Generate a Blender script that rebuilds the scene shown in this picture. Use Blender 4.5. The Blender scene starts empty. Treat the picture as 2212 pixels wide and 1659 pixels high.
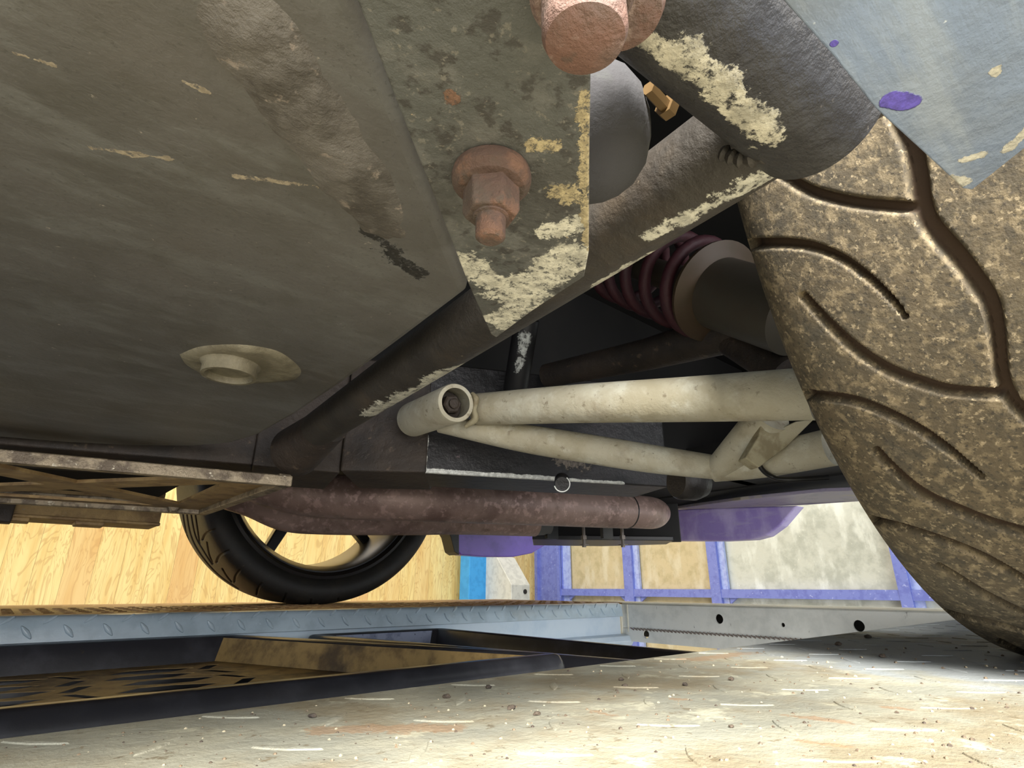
import bpy, bmesh, math, random
import numpy as np
from mathutils import Vector, Matrix, noise as mnoise
random.seed(4); rng = np.random.default_rng(4)
SC = bpy.context.scene; COL = SC.collection

# ------------------------------------------------------------------ camera
U = 0.036            # one working unit in metres
ZC = 30.0            # camera height above the floor, in units
F = 1200.0; CX, CY = 1106.0, 829.5
def _n(v): return v/np.linalg.norm(v)
up = _n(np.array([10.1, 3262., F]))
Lx = np.array([1464., -(10.1*1464+F*F)/3262., F]); Lx = _n(Lx); Lx = _n(Lx-up*Lx.dot(up))
Wy = np.cross(up, Lx)
if Wy[0] > 0: Wy = -Wy
cam_d = bpy.data.cameras.new('camera'); cam = bpy.data.objects.new('camera', cam_d); COL.objects.link(cam)
cam_d.sensor_width = 36.0; cam_d.lens = F/2212*36; cam_d.clip_start = 0.005; cam_d.clip_end = 60
right = Vector((Lx[0], Wy[0], up[0])); upv = Vector((Lx[1], Wy[1], up[1])); fwd = Vector((Lx[2], Wy[2], up[2]))
M = Matrix((( right[0], upv[0], -fwd[0], 0), (right[1], upv[1], -fwd[1], 0), (right[2], upv[2], -fwd[2], ZC*U), (0, 0, 0, 1)))
cam.matrix_world = M
SC.camera = cam

# ------------------------------------------------------------------ light
SC.view_settings.view_transform = 'Standard'; SC.view_settings.look = 'None'
SC.view_settings.exposure = 0.35; SC.view_settings.gamma = 1.0; SC.view_settings.use_curve_mapping = False
wd = bpy.data.worlds.new('world'); SC.world = wd; wd.use_nodes = True
wd.node_tree.nodes['Background'].inputs[0].default_value = (0.80, 0.90, 1.0, 1)
wd.node_tree.nodes['Background'].inputs[1].default_value = 1.15
def area(name, loc, to, sx, sy, power, col):
    d = bpy.data.lights.new(name, 'AREA'); d.shape = 'RECTANGLE'; d.size = sx*U; d.size_y = sy*U
    d.energy = power; d.color = col
    o = bpy.data.objects.new(name, d); COL.objects.link(o)
    o.location = Vector((loc[0], loc[1], loc[2]+ZC))*U
    dirv = Vector(to)-Vector(loc); o.rotation_euler = dirv.to_track_quat('-Z', 'Y').to_euler()
    return o
area('daylight_near_side', (-14, -58, -2), (4, 4, 3), 70, 30, 62, (1.0, 0.97, 0.95))
area('added_key_near', (-20, -23, 27), (4, 1, -1), 16, 12, 125, (1.0, 0.975, 0.91))  # added key light to brighten the foreground, no real lamp behind it
area('ceiling_lamp_far', (30, 62, 62), (40, 75, -6), 60, 20, 42, (1.0, 0.96, 0.90))
area('ceiling_lamp_wall', (-20, 64, 60), (0, 88, 0), 60, 20, 30, (1.0, 0.93, 0.82))

# ------------------------------------------------------------------ pixel helpers (a sight line met with a real plane)
def ray(px, py):
    d = np.array([px-CX, -(py-CY), F]); return np.array([d.dot(Lx), d.dot(Wy), d.dot(up)])
def P(px, py, X=None, Y=None, Z=None, D=None):
    r = ray(px, py)
    t = X/r[0] if X is not None else Y/r[1] if Y is not None else Z/r[2] if Z is not None else D/F
    return r*t
def R(rpx, D): return rpx*D/F
def proj(p):
    p = np.asarray(p, float)
    c = p[..., 0:1]*Lx+p[..., 1:2]*Wy+p[..., 2:3]*up
    return np.stack([CX+F*c[..., 0]/c[..., 2], CY-F*c[..., 1]/c[..., 2]], -1)

# ------------------------------------------------------------------ materials
def lin(c):
    f = lambda v: (v/255)/12.92 if v/255 <= .04045 else (((v/255)+.055)/1.055)**2.4
    return (f(c[0]), f(c[1]), f(c[2]), 1)
class NT:
    def __init__(s, name):
        s.m = bpy.data.materials.new(name); s.m.use_nodes = True; s.t = s.m.node_tree; s.b = s.t.nodes['Principled BSDF']
        s.geo = s.t.nodes.new('ShaderNodeNewGeometry'); s.pos = s.geo.outputs['Position']
    def n(s, k, **kw):
        x = s.t.nodes.new(k)
        for a, v in kw.items(): setattr(x, a, v)
        return x
    def l(s, a, b): s.t.links.new(a, b)
    def val(s, sock, v):
        if hasattr(v, 'is_output'): s.l(v, sock)
        else: sock.default_value = v
    def noise(s, scale, detail=4, rough=.6, stretch=None, dist=0, off=0):
        nz = s.n('ShaderNodeTexNoise'); nz.inputs['Scale'].default_value = scale
        nz.inputs['Detail'].default_value = detail; nz.inputs['Roughness'].default_value = rough; nz.inputs['Distortion'].default_value = dist
        mp = s.n('ShaderNodeMapping'); mp.inputs['Scale'].default_value = stretch or (1, 1, 1); mp.inputs['Location'].default_value = (off, off*.7, off*.3)
        s.l(s.pos, mp.inputs['Vector']); s.l(mp.outputs[0], nz.inputs['Vector'])
        return nz.outputs['Fac']
    def math(s, op, a, b=0.0, c=None, clamp=False):
        x = s.n('ShaderNodeMath', operation=op); x.use_clamp = clamp
        s.val(x.inputs[0], a); s.val(x.inputs[1], b)
        if c is not None: s.val(x.inputs[2], c)
        return x.outputs[0]
    def vmath(s, op, a, b=None, out=0):
        x = s.n('ShaderNodeVectorMath', operation=op); s.val(x.inputs[0], a)
        if b is not None:
            if op == 'SCALE': s.val(x.inputs['Scale'], b)
            else: s.val(x.inputs[1], b)
        return x.outputs[out]
    def ss(s, x, lo, hi):
        r = s.n('ShaderNodeMapRange', interpolation_type='SMOOTHSTEP'); s.val(r.inputs[0], x)
        r.inputs[1].default_value = lo; r.inputs[2].default_value = hi
        return r.outputs[0]
    def mix(s, f, a, b):
        x = s.n('ShaderNodeMix', data_type='RGBA'); s.val(x.inputs[0], f); s.val(x.inputs[6], a); s.val(x.inputs[7], b)
        return x.outputs[2]
    def capsules(s, segs):
        out = None
        for a, b, r in segs:
            a = (np.array(a)+[0, 0, ZC])*U; b = (np.array(b)+[0, 0, ZC])*U; ba = b-a; L2 = max(float(ba.dot(ba)), 1e-9)
            pa = s.vmath('SUBTRACT', s.pos, tuple(a))
            dt = s.vmath('DOT_PRODUCT', pa, tuple(ba), out=1)
            h = s.math('DIVIDE', dt, L2, clamp=True)
            bh = s.vmath('SCALE', tuple(ba), h)
            d = s.vmath('LENGTH', s.vmath('SUBTRACT', pa, bh), out=1)
            m = s.math('SUBTRACT', 1.0, s.math('DIVIDE', d, r*U))
            out = m if out is None else s.math('MAXIMUM', out, m)
        return out
def mat(name, col, rough=.6, metal=0., layers=(), patches=(), bump=(), spec=.5, coat=0., groove=None):
    """layers: (scale, colour, lo, hi, stretch|None[, opacity]); patches: (segs, colour, amp, nscale); bump: (scale, strength, stretch|None)"""
    k = NT(name); c = lin(col)
    rr = rough; hacc = None
    for i, ly in enumerate(layers):
        sc, lc, lo, hi, st = ly[:5]
        f = k.ss(k.noise(sc, 5, .62, st, off=i*3.1+len(name)), lo, hi)
        if len(ly) > 5: f = k.math('MULTIPLY', f, ly[5])
        c = k.mix(f, c, lin(lc))
    for segs, pc, amp, ns in patches:
        m = k.capsules(segs)
        nz = k.noise(ns, 6, .7, off=5.3)
        nz2 = k.noise(ns*5, 5, .8, off=1.7)
        v = k.math('MULTIPLY_ADD', k.math('SUBTRACT', nz, .5), amp*1.5, m)
        v = k.math('MULTIPLY_ADD', k.math('SUBTRACT', nz2, .5), 1.3 if amp > .6 else .3, v)
        f = k.ss(v, .26, .38)
        if amp > 1.0: f = k.math('MULTIPLY', f, k.ss(k.noise(ns*3.2, 7, .82, off=8.1), .38, .47))
        col2 = k.mix(k.ss(k.noise(ns*2.5, 4, .7), .35, .65), lin(pc), lin(tuple(x*.78 for x in pc)))
        c = k.mix(f, c, col2)
        hacc = f if hacc is None else k.math('MAXIMUM', hacc, f)
    if groove:      # bare rubber inside the cut grooves, where no dust has settled
        at = k.n('ShaderNodeAttribute', attribute_name='groove')
        c = k.mix(k.ss(at.outputs['Fac'], .35, .9), c, lin(groove))
    k.val(k.b.inputs['Base Color'], c); k.val(k.b.inputs['Roughness'], rr); k.b.inputs['Metallic'].default_value = metal
    k.b.inputs['Specular IOR Level'].default_value = spec; k.b.inputs['Coat Weight'].default_value = coat
    prev = None
    for sc, st_, stv in bump:
        b = k.n('ShaderNodeBump'); b.inputs['Strength'].default_value = st_; b.inputs['Distance'].default_value = .6/sc
        k.l(k.noise(sc, 6, .65, stv), b.inputs['Height'])
        if prev: k.l(prev, b.inputs['Normal'])
        prev = b.outputs[0]
    if hacc is not None:
        b = k.n('ShaderNodeBump'); b.inputs['Strength'].default_value = .6; b.inputs['Distance'].default_value = .0008
        k.l(hacc, b.inputs['Height'])
        if prev: k.l(prev, b.inputs['Normal'])
        prev = b.outputs[0]
    if prev: k.l(prev, k.b.inputs['Normal'])
    return k.m

# ------------------------------------------------------------------ object helpers
ORG = {}
def tag(o, label=None, cat=None, group=None, kind=None):
    if label: o['label'] = label
    if cat: o['category'] = cat
    if group: o['group'] = group
    if kind: o['kind'] = kind
    return o
def thing(name, loc, label, cat, group=None):
    o = bpy.data.objects.new(name, None); COL.objects.link(o); o.empty_display_size = .02
    w = (np.array(loc, float)+[0, 0, ZC])*U; o.location = w; ORG[o.name] = w
    return tag(o, label, cat, group)
def obj(name, geo, m, parent=None, smooth=30, bevel=0, label=None, org=None):
    v, f = geo
    v = (np.asarray(v, float)+[0, 0, ZC])*U
    if parent is not None: o0 = ORG[parent.name]
    elif org is not None: o0 = (np.array(org, float)+[0, 0, ZC])*U
    else: o0 = np.array([(v[:, 0].min()+v[:, 0].max())/2, (v[:, 1].min()+v[:, 1].max())/2, v[:, 2].min()])
    me = bpy.data.meshes.new(name)
    if isinstance(f, np.ndarray) and f.ndim == 2:
        me.vertices.add(len(v)); me.vertices.foreach_set('co', (v-o0).ravel())
        k = f.shape[1]; me.loops.add(f.size); me.loops.foreach_set('vertex_index', f.ravel().astype(np.int32))
        me.polygons.add(len(f)); me.polygons.foreach_set('loop_start', np.arange(0, f.size, k, dtype=np.int32))
        me.update(calc_edges=True)
    else:
        me.from_pydata((v-o0).tolist(), [], [list(map(int, q)) for q in f])
    bm = bmesh.new(); bm.from_mesh(me); bmesh.ops.recalc_face_normals(bm, faces=bm.faces); bm.to_mesh(me); bm.free()
    me.materials.append(m)
    if smooth:
        me.polygons.foreach_set('use_smooth', [True]*len(me.polygons)); me.set_sharp_from_angle(angle=math.radians(smooth))
    o = bpy.data.objects.new(name, me); COL.objects.link(o)
    if parent is not None: o.parent = parent
    else: o.location = o0
    ORG[o.name] = o0
    if bevel:
        b = o.modifiers.new('bevel', 'BEVEL'); b.width = bevel*U; b.segments = 3; b.limit_method = 'ANGLE'; b.angle_limit = math.radians(35)
    if label: o['label'] = label
    return o
def join(*gs):
    V = []; Fc = []; n = 0
    for v, f in gs:
        v = np.asarray(v, float); V.append(v); Fc += [[int(i)+n for i in q] for q in f]; n += len(v)
    return np.concatenate(V), Fc
def box(a, b):
    x0, y0, z0 = a; x1, y1, z1 = b
    v = [(x, y, z) for x in (x0, x1) for y in (y0, y1) for z in (z0, z1)]
    return v, [(0, 1, 3, 2), (4, 6, 7, 5), (0, 4, 5, 1), (2, 3, 7, 6), (0, 2, 6, 4), (1, 5, 7, 3)]
def prism(poly, ext):
    p = np.asarray(poly, float); n = len(p); q = p+np.asarray(ext, float)
    return np.concatenate([p, q]), [tuple(range(n)), tuple(range(2*n-1, n-1, -1))]+[(i, (i+1) % n, (i+1) % n+n, i+n) for i in range(n)]
def frame(d):
    d = _n(np.asarray(d, float)); a = np.array([0, 0, 1.]) if abs(d[2]) < .9 else np.array([1., 0, 0])
    e = _n(np.cross(a, d)); return e, np.cross(d, e)
def catmull(pts, n=8):
    p = [np.asarray(q, float) for q in pts]; p = [2*p[0]-p[1]]+p+[2*p[-1]-p[-2]]; out = []
    for i in range(1, len(p)-2):
        for t in np.arange(0, 1, 1/n):
            out.append(.5*((2*p[i])+(-p[i-1]+p[i+1])*t+(2*p[i-1]-5*p[i]+4*p[i+1]-p[i+2])*t*t+(-p[i-1]+3*p[i]-3*p[i+1]+p[i+2])*t**3))
    out.append(p[-2]); return np.array(out)
def tube(pts, rad, seg=28, cap=True, sm=0, wall=0):
    """pts: world points; rad: number or list"""
    pts = np.array(pts, float); rad = np.full(len(pts), rad, float) if np.isscalar(rad) else np.array(rad, float)
    if sm: q = catmull(np.c_[pts, rad], sm); pts, rad = q[:, :3], q[:, 3]
    T = np.gradient(pts, axis=0); T /= np.linalg.norm(T, axis=1)[:, None]
    e, g = frame(T[0]); V = []; n = len(pts)
    for i in range(n):
        e = _n(e-T[i]*e.dot(T[i])); g = np.cross(T[i], e)
        for k in range(seg):
            a = 2*math.pi*k/seg; V.append(pts[i]+rad[i]*(math.cos(a)*e+math.sin(a)*g))
    Fc = [(i*seg+k, i*seg+(k+1) % seg, (i+1)*seg+(k+1) % seg, (i+1)*seg+k) for i in range(n-1) for k in range(seg)]
    if wall:
        v2, f2 = tube(pts, rad-wall, seg, False); m = len(V); V += list(v2); Fc += [tuple(i+m for i in q) for q in f2]
        for b0 in (0, (n-1)*seg): Fc += [(b0+k, b0+(k+1) % seg, m+b0+(k+1) % seg, m+b0+k) for k in range(seg)]
    elif cap:
        Fc += [tuple(range(seg)), tuple(range((n-1)*seg, n*seg))]
    return np.array(V), Fc
def lathe(p, d, prof, seg=40, a0=0, cap=True):
    """prof: (along, radius)"""
    p = np.asarray(p, float); d = _n(np.asarray(d, float)); e, g = frame(d); V = []
    for h, r in prof:
        for k in range(seg):
            a = a0+2*math.pi*k/seg; V.append(p+d*h+r*(math.cos(a)*e+math.sin(a)*g))
    n = len(prof)
    Fc = [(i*seg+k, i*seg+(k+1) % seg, (i+1)*seg+(k+1) % seg, (i+1)*seg+k) for i in range(n-1) for k in range(seg)]
    if cap and prof[0][1] > 1e-6: Fc.append(tuple(range(seg)))
    if cap and prof[-1][1] > 1e-6: Fc.append(tuple(range((n-1)*seg, n*seg)))
    return np.array(V), Fc
def holed(outer, holes, o, ex, ey, ext):
    """flat plate: outer and holes as 2-D loops in the frame (o, ex, ey), thickened along ext"""
    o, ex, ey, ext = (np.asarray(q, float) for q in (o, ex, ey, ext))
    bm = bmesh.new(); E = []
    for lp in [outer]+list(holes):
        vs = [bm.verts.new((x, y, 0)) for x, y in lp]
        E += [bm.edges.new((vs[i], vs[(i+1) % len(vs)])) for i in range(len(vs))]
    bmesh.ops.triangle_fill(bm, use_beauty=True, use_dissolve=False, edges=E)
    bm.verts.index_update(); vv = [v.co[:] for v in bm.verts]; ff = [[v.index for v in f.verts] for f in bm.faces]
    bd = [(e.verts[0].index, e.verts[1].index) for e in bm.edges if len(e.link_faces) == 1]; bm.free()
    a = np.array([o+ex*x+ey*y for x, y, _ in vv]); n = len(a)
    return np.concatenate([a, a+ext]), ff+[[i+n for i in q][::-1] for q in ff]+[(i, j, j+n, i+n) for i, j in bd]
def circ(x, y, r, n=20): return [(x+r*math.cos(2*math.pi*i/n), y+r*math.sin(2*math.pi*i/n)) for i in range(n)]

# lozenge-shaped raised lugs of tread plate
def lug(c, a, b, n, h, nseg=8):
    """c centre, a half-length vector, b half-width vector, n normal"""
    c, a, b, n = (np.asarray(q, float) for q in (c, a, b, n))
    ring = []
    for i in range(2*nseg):
        t = i/(2*nseg)*2*math.pi; x = math.cos(t); y = math.sin(t); y = y*(1-.35*abs(x)); ring.append((x, y))
    V = [c+a*x+b*y-n*.01 for x, y in ring]+[c+a*x*.86+b*y*.72+n*h*.75 for x, y in ring]+[c+a*x*.6+b*y*.4+n*h for x, y in ring]+[c+n*h*1.03]
    m = 2*nseg; Fc = []
    for L in range(2): Fc += [(L*m+k, L*m+(k+1) % m, (L+1)*m+(k+1) % m, (L+1)*m+k) for k in range(m)]
    Fc += [(2*m+k, 2*m+(k+1) % m, 3*m) for k in range(m)]
    return np.array(V), Fc
def lugjoin(base, lugs):
    V = [np.asarray(base[0], float)]; Fc = [list(q) for q in base[1]]; n = len(base[0])
    for v, f in lugs:
        V.append(v); Fc += [[i+n for i in q] for q in f]; n += len(v)
    return np.concatenate(V), Fc

# ================================================================== the setting
def mat_wood():
    k = NT('wood_plank_wall'); sp = k.n('ShaderNodeSeparateXYZ'); k.l(k.pos, sp.inputs[0])
    w = 3.0*U
    q = k.math('DIVIDE', sp.outputs[0], w); idx = k.math('FLOOR', q); fr = k.math('FRACT', q)
    wn = k.n('ShaderNodeTexWhiteNoise', noise_dimensions='1D'); k.l(idx, wn.inputs['W'])
    off = k.n('ShaderNodeCombineXYZ'); k.l(k.math('MULTIPLY', wn.outputs['Value'], 7.0), off.inputs[2]); k.l(wn.outputs['Value'], off.inputs[0])
    v = k.vmath('ADD', k.pos, off.outputs[0])
    def nz(scale, st, det=5, dist=0.):
        mp = k.n('ShaderNodeMapping'); mp.inputs['Scale'].default_value = st; k.l(v, mp.inputs[0])
        t = k.n('ShaderNodeTexNoise'); t.inputs['Scale'].default_value = scale; t.inputs['Detail'].default_value = det; t.inputs['Distortion'].default_value = dist
        k.l(mp.outputs[0], t.inputs['Vector']); return t.outputs['Fac']
    big = nz(7, (1.6, 1, .35), 3, 1.2)
    rings = k.math('SINE', k.math('MULTIPLY', big, 70.0))
    c = k.mix(k.ss(nz(14, (2, 1, .25)), .35, .7), lin((250, 224, 152)), lin((238, 202, 126)))
    c = k.mix(k.math('MULTIPLY', k.ss(rings, .5, 1.0), .42), c, lin((198, 148, 84)))
    c = k.mix(k.math('MULTIPLY', k.ss(nz(60, (3, 1, .08), 6), .55, .75), .4), c, lin((190, 140, 75)))
    c = k.mix(k.math('MULTIPLY', k.ss(wn.outputs['Value'], .75, .95), .5), c, lin((222, 164, 104)))
    edge = k.math('GREATER_THAN', k.math('ABSOLUTE', k.math('SUBTRACT', fr, .5)), .492)
    c = k.mix(k.math('MULTIPLY', edge, .6), c, lin((150, 105, 60)))
    k.l(c, k.b.inputs['Base Color']); k.b.inputs['Roughness'].default_value = .45
    return k.m
def struct(name, geo, m, **kw): return tag(obj(name, geo, m, smooth=0, **kw), kind='structure')
XD = 87.0; YW = 92.0
m_conc = mat('concrete', (120, 118, 112), .8, layers=[(8, (90, 88, 84), .4, .7, None)])
m_plaster = mat('plaster', (205, 200, 190), .85, layers=[(5, (190, 184, 172), .4, .7, None)])
struct('wall_left', box((-70, YW, -ZC), (XD+4, YW+3, 75)), mat_wood())
struct('floor', box((-70, -70, -ZC-2), (XD+4, YW+3, -ZC)), m_conc)
struct('ceiling', box((-70, -25, 75), (XD+4, YW+3, 78)), m_plaster)
struct('wall_front', box((XD+1.5, -70, 40), (XD+5, YW, 75)), m_plaster)

# sectional door closing the far end of the bay
m_lil = mat('lilac_door_paint', (122, 134, 206), .45, layers=[(30, (108, 118, 194), .45, .65, None), (60, (176, 184, 230), .62, .7, None)])
m_lil2 = mat('pale_lilac_paint', (176, 190, 232), .45, layers=[(40, (156, 168, 222), .45, .6, None)])
m_pane_b = mat('beige_board', (205, 190, 152), .55, layers=[(14, (186, 172, 132), .42, .66, None), (10, (216, 206, 176), .5, .7, (1, 1, .4)), (90, (238, 230, 205), .70, .74, None)], bump=[(60, .1, None)])
m_pane_w = mat('whitewashed_board', (205, 208, 196), .5, layers=[(12, (180, 184, 172), .42, .66, None), (9, (226, 230, 220), .5, .66, (1, 1, .4)), (80, (240, 240, 226), .68, .72, None)], bump=[(60, .1, None)])
def yd(px, py=1240): return float(P(px, py, X=XD)[1])
def zd(px, py): return float(P(px, py, X=XD)[2])
door = thing('door_1', (XD, yd(1500), -ZC), None, None); door['kind'] = 'structure'
z_r1 = zd(1300, 1272); z_r0 = zd(1300, 1286)
ys = [yd(1168), yd(1221), yd(1357), yd(1376), yd(1541), yd(1562), yd(1940), yd(1966)]
ys_ = ys
obj('door_post', join(box((XD-1.2, ys[1], -ZC), (XD+2, ys[0], 70)), box((XD-1.9, ys[0]-.9, -ZC), (XD-1.1, ys[0]-.1, 70)), box((XD-1.7, ys[1], -ZC), (XD-1.1, ys[1]+.8, 70))), m_lil, door, 0)
obj('glazing_bead', box((XD-.6, ys[1]-1.35, -ZC+2), (XD-.1, ys[1], 70)), m_lil2, door, 0)
obj('glazing_bead', box((XD-.6, ys[1]-2.0, -ZC+2), (XD-.35, ys[1]-1.35, 70)), m_lil2, door, 0)
for a, b in ((2, 3), (4, 5), (6, 7)):
    obj('mullion', box((XD-1.4, ys[b], -ZC+1), (XD, ys[a], 70)), m_lil, door, 0)
    obj('glazing_bead', box((XD-.8, ys[b]-1.0, -ZC+1), (XD-.2, ys[b], 70)), m_lil2, door, 0)
rails = [(z_r0, z_r1), (z_r0-24, z_r1-24), (z_r0+24, z_r1+24)]
for z0, z1 in rails:
    obj('rail', box((XD-1.3, -40, z0-.1), (XD, ys[1], z1)), m_lil, door, 0)
    for y0, s in ((ys[1]-2, 1), (ys[2]+.2, -1), (ys[3]-1.2, 1), (ys[5]-1.2, 1)):
        obj('corner_gusset', prism([(XD-1.0, y0, z0), (XD-1.0, y0-s*1.3, z0), (XD-1.0, y0, z0-1.0)], (.4, 0, 0)), m_lil, door, 0)
for i, (a, b, mm) in enumerate(((ys[1], ys[2], m_pane_b), (ys[3], ys[4], m_pane_b), (ys[5], ys[6], m_pane_w), (ys[7], -40, m_pane_w))):
    obj('panel_board', box((XD, min(a, b), -ZC), (XD+.8, max(a, b), 70)), mm, door, 0)

# blue post with a pale grey cover against the wood wall
m_blue = mat('blue_paint', (62, 160, 226), .4, layers=[(20, (52, 148, 214), .4, .6, None)])
m_cab = mat('pale_grey_paint', (205, 206, 198), .45, layers=[(26, (190, 191, 184), .45, .6, None)])
m_white = mat('white_paint', (240, 240, 236), .5)
m_black = mat('black_plastic', (22, 21, 21), .4)
mc = thing('lift_column', P(1085, 1288, Y=86)+[0, 0, -14], 'blue and pale grey lift column with sloped cover before wood wall', 'lift column')
b0 = P(1014, 1240, Y=87); b1 = P(1049, 1240, Y=87)
obj('post', box((b0[0], 87, -ZC), (b1[0]+2.6, 90, 45)), m_blue, mc, 0, bevel=.15, label='blue post')
cX = float(P(1048, 1240, Y=87)[0])+.2
cpx = [(1049, 1330), (1049, 1140), (1060, 1140), (1073, 1203), (1105, 1263), (1105, 1330)]
cv = [P(x, y, X=cX) for x, y in cpx]; cv[0][2] = cv[-1][2] = -ZC; cv[1][2] = 6; cv[2][2] = 6
cw = float(P(1145, 1290, Y=float(cv[4][1]))[0])-cX
obj('cover', prism(cv, (cw, 0, 0)), m_cab, mc, 0, bevel=.12)
a = P(1078, 1205, Y=82.7); b = P(1110, 1266, Y=82.7)
q = [(1084, 1216), (1094, 1218), (1097, 1226), (1104, 1232), (1102, 1240), (1096, 1238), (1092, 1228), (1084, 1221)]
sl0 = P(1074, 1205, Y=83); sl1 = P(1105, 1262, Y=83)
sd = sl1-sl0; sn = _n(np.array([sd[2], 0, -sd[0]])); sn = sn if sn[0] > 0 else -sn
obj('socket_screw', lathe(P(1134, 1278, Y=float(cv[4][1])), (0, -1, 0), [(-.1, .42), (.12, .42), (.16, .3)], 20), m_black, mc)

# ================================================================== the lift
m_fartrack = mat('grey_tread_plate_paint', (182, 200, 212), .28, 0.0, layers=[(20, (166, 184, 196), .42, .66, None), (120, (188, 204, 216), .64, .70, None), (6, (164, 160, 146), .55, .75, None, .4)], bump=[(120, .08, None)], coat=.2)
def mat_top():
    k = NT('dusty_tread_plate')
    c = k.mix(k.ss(k.noise(22, 5), .4, .65), lin((142, 141, 128)), lin((158, 154, 136)))
    c = k.mix(k.math('MULTIPLY', k.ss(k.noise(14, 5, .65, off=4), .42, .6), .8), c, lin((132, 120, 96)))
    c = k.mix(k.math('MULTIPLY', k.ss(k.noise(50, 6, .7, off=9), .56, .66), .5), c, lin((200, 196, 172)))
    c = k.mix(k.math('MULTIPLY', k.ss(k.noise(170, 5, .7, off=2), .60, .68), .7), c, lin((104, 90, 66)))
    segs = [(P(700, 1577, Z=-1), P(980, 1572, Z=-1), .22), (P(1290, 1538, Z=-1), P(1320, 1545, Z=-1), .10), (P(1700, 1545, Z=-1), P(1830, 1560, Z=-1), .12),
            (P(1730, 1600, Z=-1), P(1820, 1612, Z=-1), .07), (P(1910, 1527, Z=-1), P(1960, 1532, Z=-1), .12), (P(1460, 1510, Z=-1), P(1490, 1512, Z=-1), .10), (P(1500, 1425, Z=-1), P(1620, 1410, Z=-1), .3)]
    m = k.capsules(segs)
    f = k.ss(k.math('MULTIPLY_ADD', k.math('SUBTRACT', k.noise(120, 6, .85), .5), 4.0, m), .35, .6)
    c = k.mix(k.math('MULTIPLY', f, .6), c, lin((152, 120, 90)))
    # the stretch under the tyre is swept cleaner and shows the blue-grey paint
    m2 = k.capsules([(P(1850, 1400, Z=-1), P(2180, 1440, Z=-1), 3.6), ((20, 4.5, -1), (34, 2, -1), 5)])
    f2 = k.ss(k.math('MULTIPLY_ADD', k.math('SUBTRACT', k.noise(40, 5), .5), 1.2, m2), .1, .6)
    c = k.mix(k.math('MULTIPLY', f2, .8), c, lin((152, 158, 162)))
    k.l(c, k.b.inputs['Base Color']); k.b.inputs['Roughness'].default_value = .62
    pv = None
    for sc, st in ((300, .45), (60, .25)):
        b = k.n('ShaderNodeBump'); b.inputs['Strength'].default_value = st; b.inputs['Distance'].default_value = .4/sc
        k.l(k.noise(sc, 6, .7), b.inputs['Height'])
        if pv: k.l(pv, b.inputs['Normal'])
        pv = b.outputs[0]
    k.l(pv, k.b.inputs['Normal'])
    return k.m
lift = thing('car_lift', (10, 20, -4), 'steel car lift with two tread plate runways joined by a grey cross beam', 'car lift')
m_top = mat_top()
# near runway
PIT = 1.25
def plate_lugs(x0, x1, y0, y1, z, L=.27, Wd=.055, h=.013):
    out = []
    for i in range(int((x1-x0)/PIT)+1):
        for j in range(int((y1-y0)/PIT)+1):
            for o_, s in ((0, 1), (.5, -1)):
                x = x0+(i+o_)*PIT; y = y0+(j+o_)*PIT
                if x > x1-.2 or y > y1-.25: continue
                r = .7071
                out.append(lug((x, y, z), (L*r, -s*L*r, 0), (Wd*r, s*Wd*r, 0), (0, 0, 1), h))
    return out
nb = join(box((-26, -11, -1.16), (36, 5.75, -1.0)), box((-26, 5.55, -3.6), (36, 5.75, -1.16)), box((-26, -11, -3.6), (36, -10.8, -1.16)))
lugs = plate_lugs(-3.3, 35.5, -3.3, 5.7, -1.0)
obj('near_runway', lugjoin(nb, lugs), m_top, lift, 32)
# far runway
XE = 36.0
m_fartop = mat('brown_dusty_plate', (176, 140, 96), .55, layers=[(30, (140, 104, 66), .4, .62, None), (90, (198, 172, 132), .55, .68, None)], bump=[(120, .3, None)])
fr = [(29.05, -1.0), (28.85, -1.03), (28.7, -1.1), (28.62, -1.22), (28.55, -1.5), (28.5, -1.93), (28.6, -1.96), (28.7, -1.6), (28.8, -1.3), (29.05, -1.12)]
pl = prism([(-26, y, z) for y, z in fr], (XE+26, 0, 0))
nrm = np.array([0, -1., .12]); nrm = _n(nrm)
lg = []
x = -25
while x < XE-.8:
    n2 = _n(np.array([0, -.88, .48])); tt = np.array([0, -.48, -.88])
    a_ = np.array([1, 0, 0])*.21+tt*-.17; b_ = np.array([1, 0, 0])*.07+tt*.05
    lg.append(lug((x+.62, 28.67, -1.17), a_, b_, n2, .06, 6))
    t1 = np.array([0, -.12, -1])
    lg.append(lug((x, 28.545, -1.58), np.array([.20, 0, 0])+t1*.24, np.array([.085, 0, 0])-t1*.07, nrm, .09, 6))
    x += PIT
obj('far_runway_edge', lugjoin(pl, lg), m_fartrack, lift, 35)
tp = join(box((-26, 29.0, -1.16), (XE+1.2, 45, -1.0)))
lg = []
for i in range(49):
    for j in range(6):
        for o_, s in ((0, 1), (.5, -1)):
            x = -25+(i+o_)*PIT; y = 29.8+(j+o_)*PIT*1.0
            lg.append(lug((x, y, -1), (.21, -s*.21, 0), (.06, s*.06, 0), (0, 0, 1), .045, 5))
obj('far_runway_top', lugjoin(tp, lg), m_fartop, lift, 30)
m_web = mat('pale_blue_grey_steel', (206, 220, 232), .3, layers=[(12, (190, 208, 224), .4, .66, None)], coat=.2)
obj('far_runway_web', join(box((-26, 28.75, -3.3), (XE-.05, 29.0, -1.5)), box((XE-.3, 28.8, -3.4), (XE-.02, 45, -1.16))), m_web, lift, 30)
obj('far_runway_flange', prism([(-26, 28.75, -3.15), (-26, 28.25, -3.25), (-26, 28.05, -3.6), (-26, 28.3, -3.95), (-26, 29.2, -3.95), (-26, 29.2, -3.2)], (XE+26.6, 0, 0)), m_web, lift, 30, bevel=.05)
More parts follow.
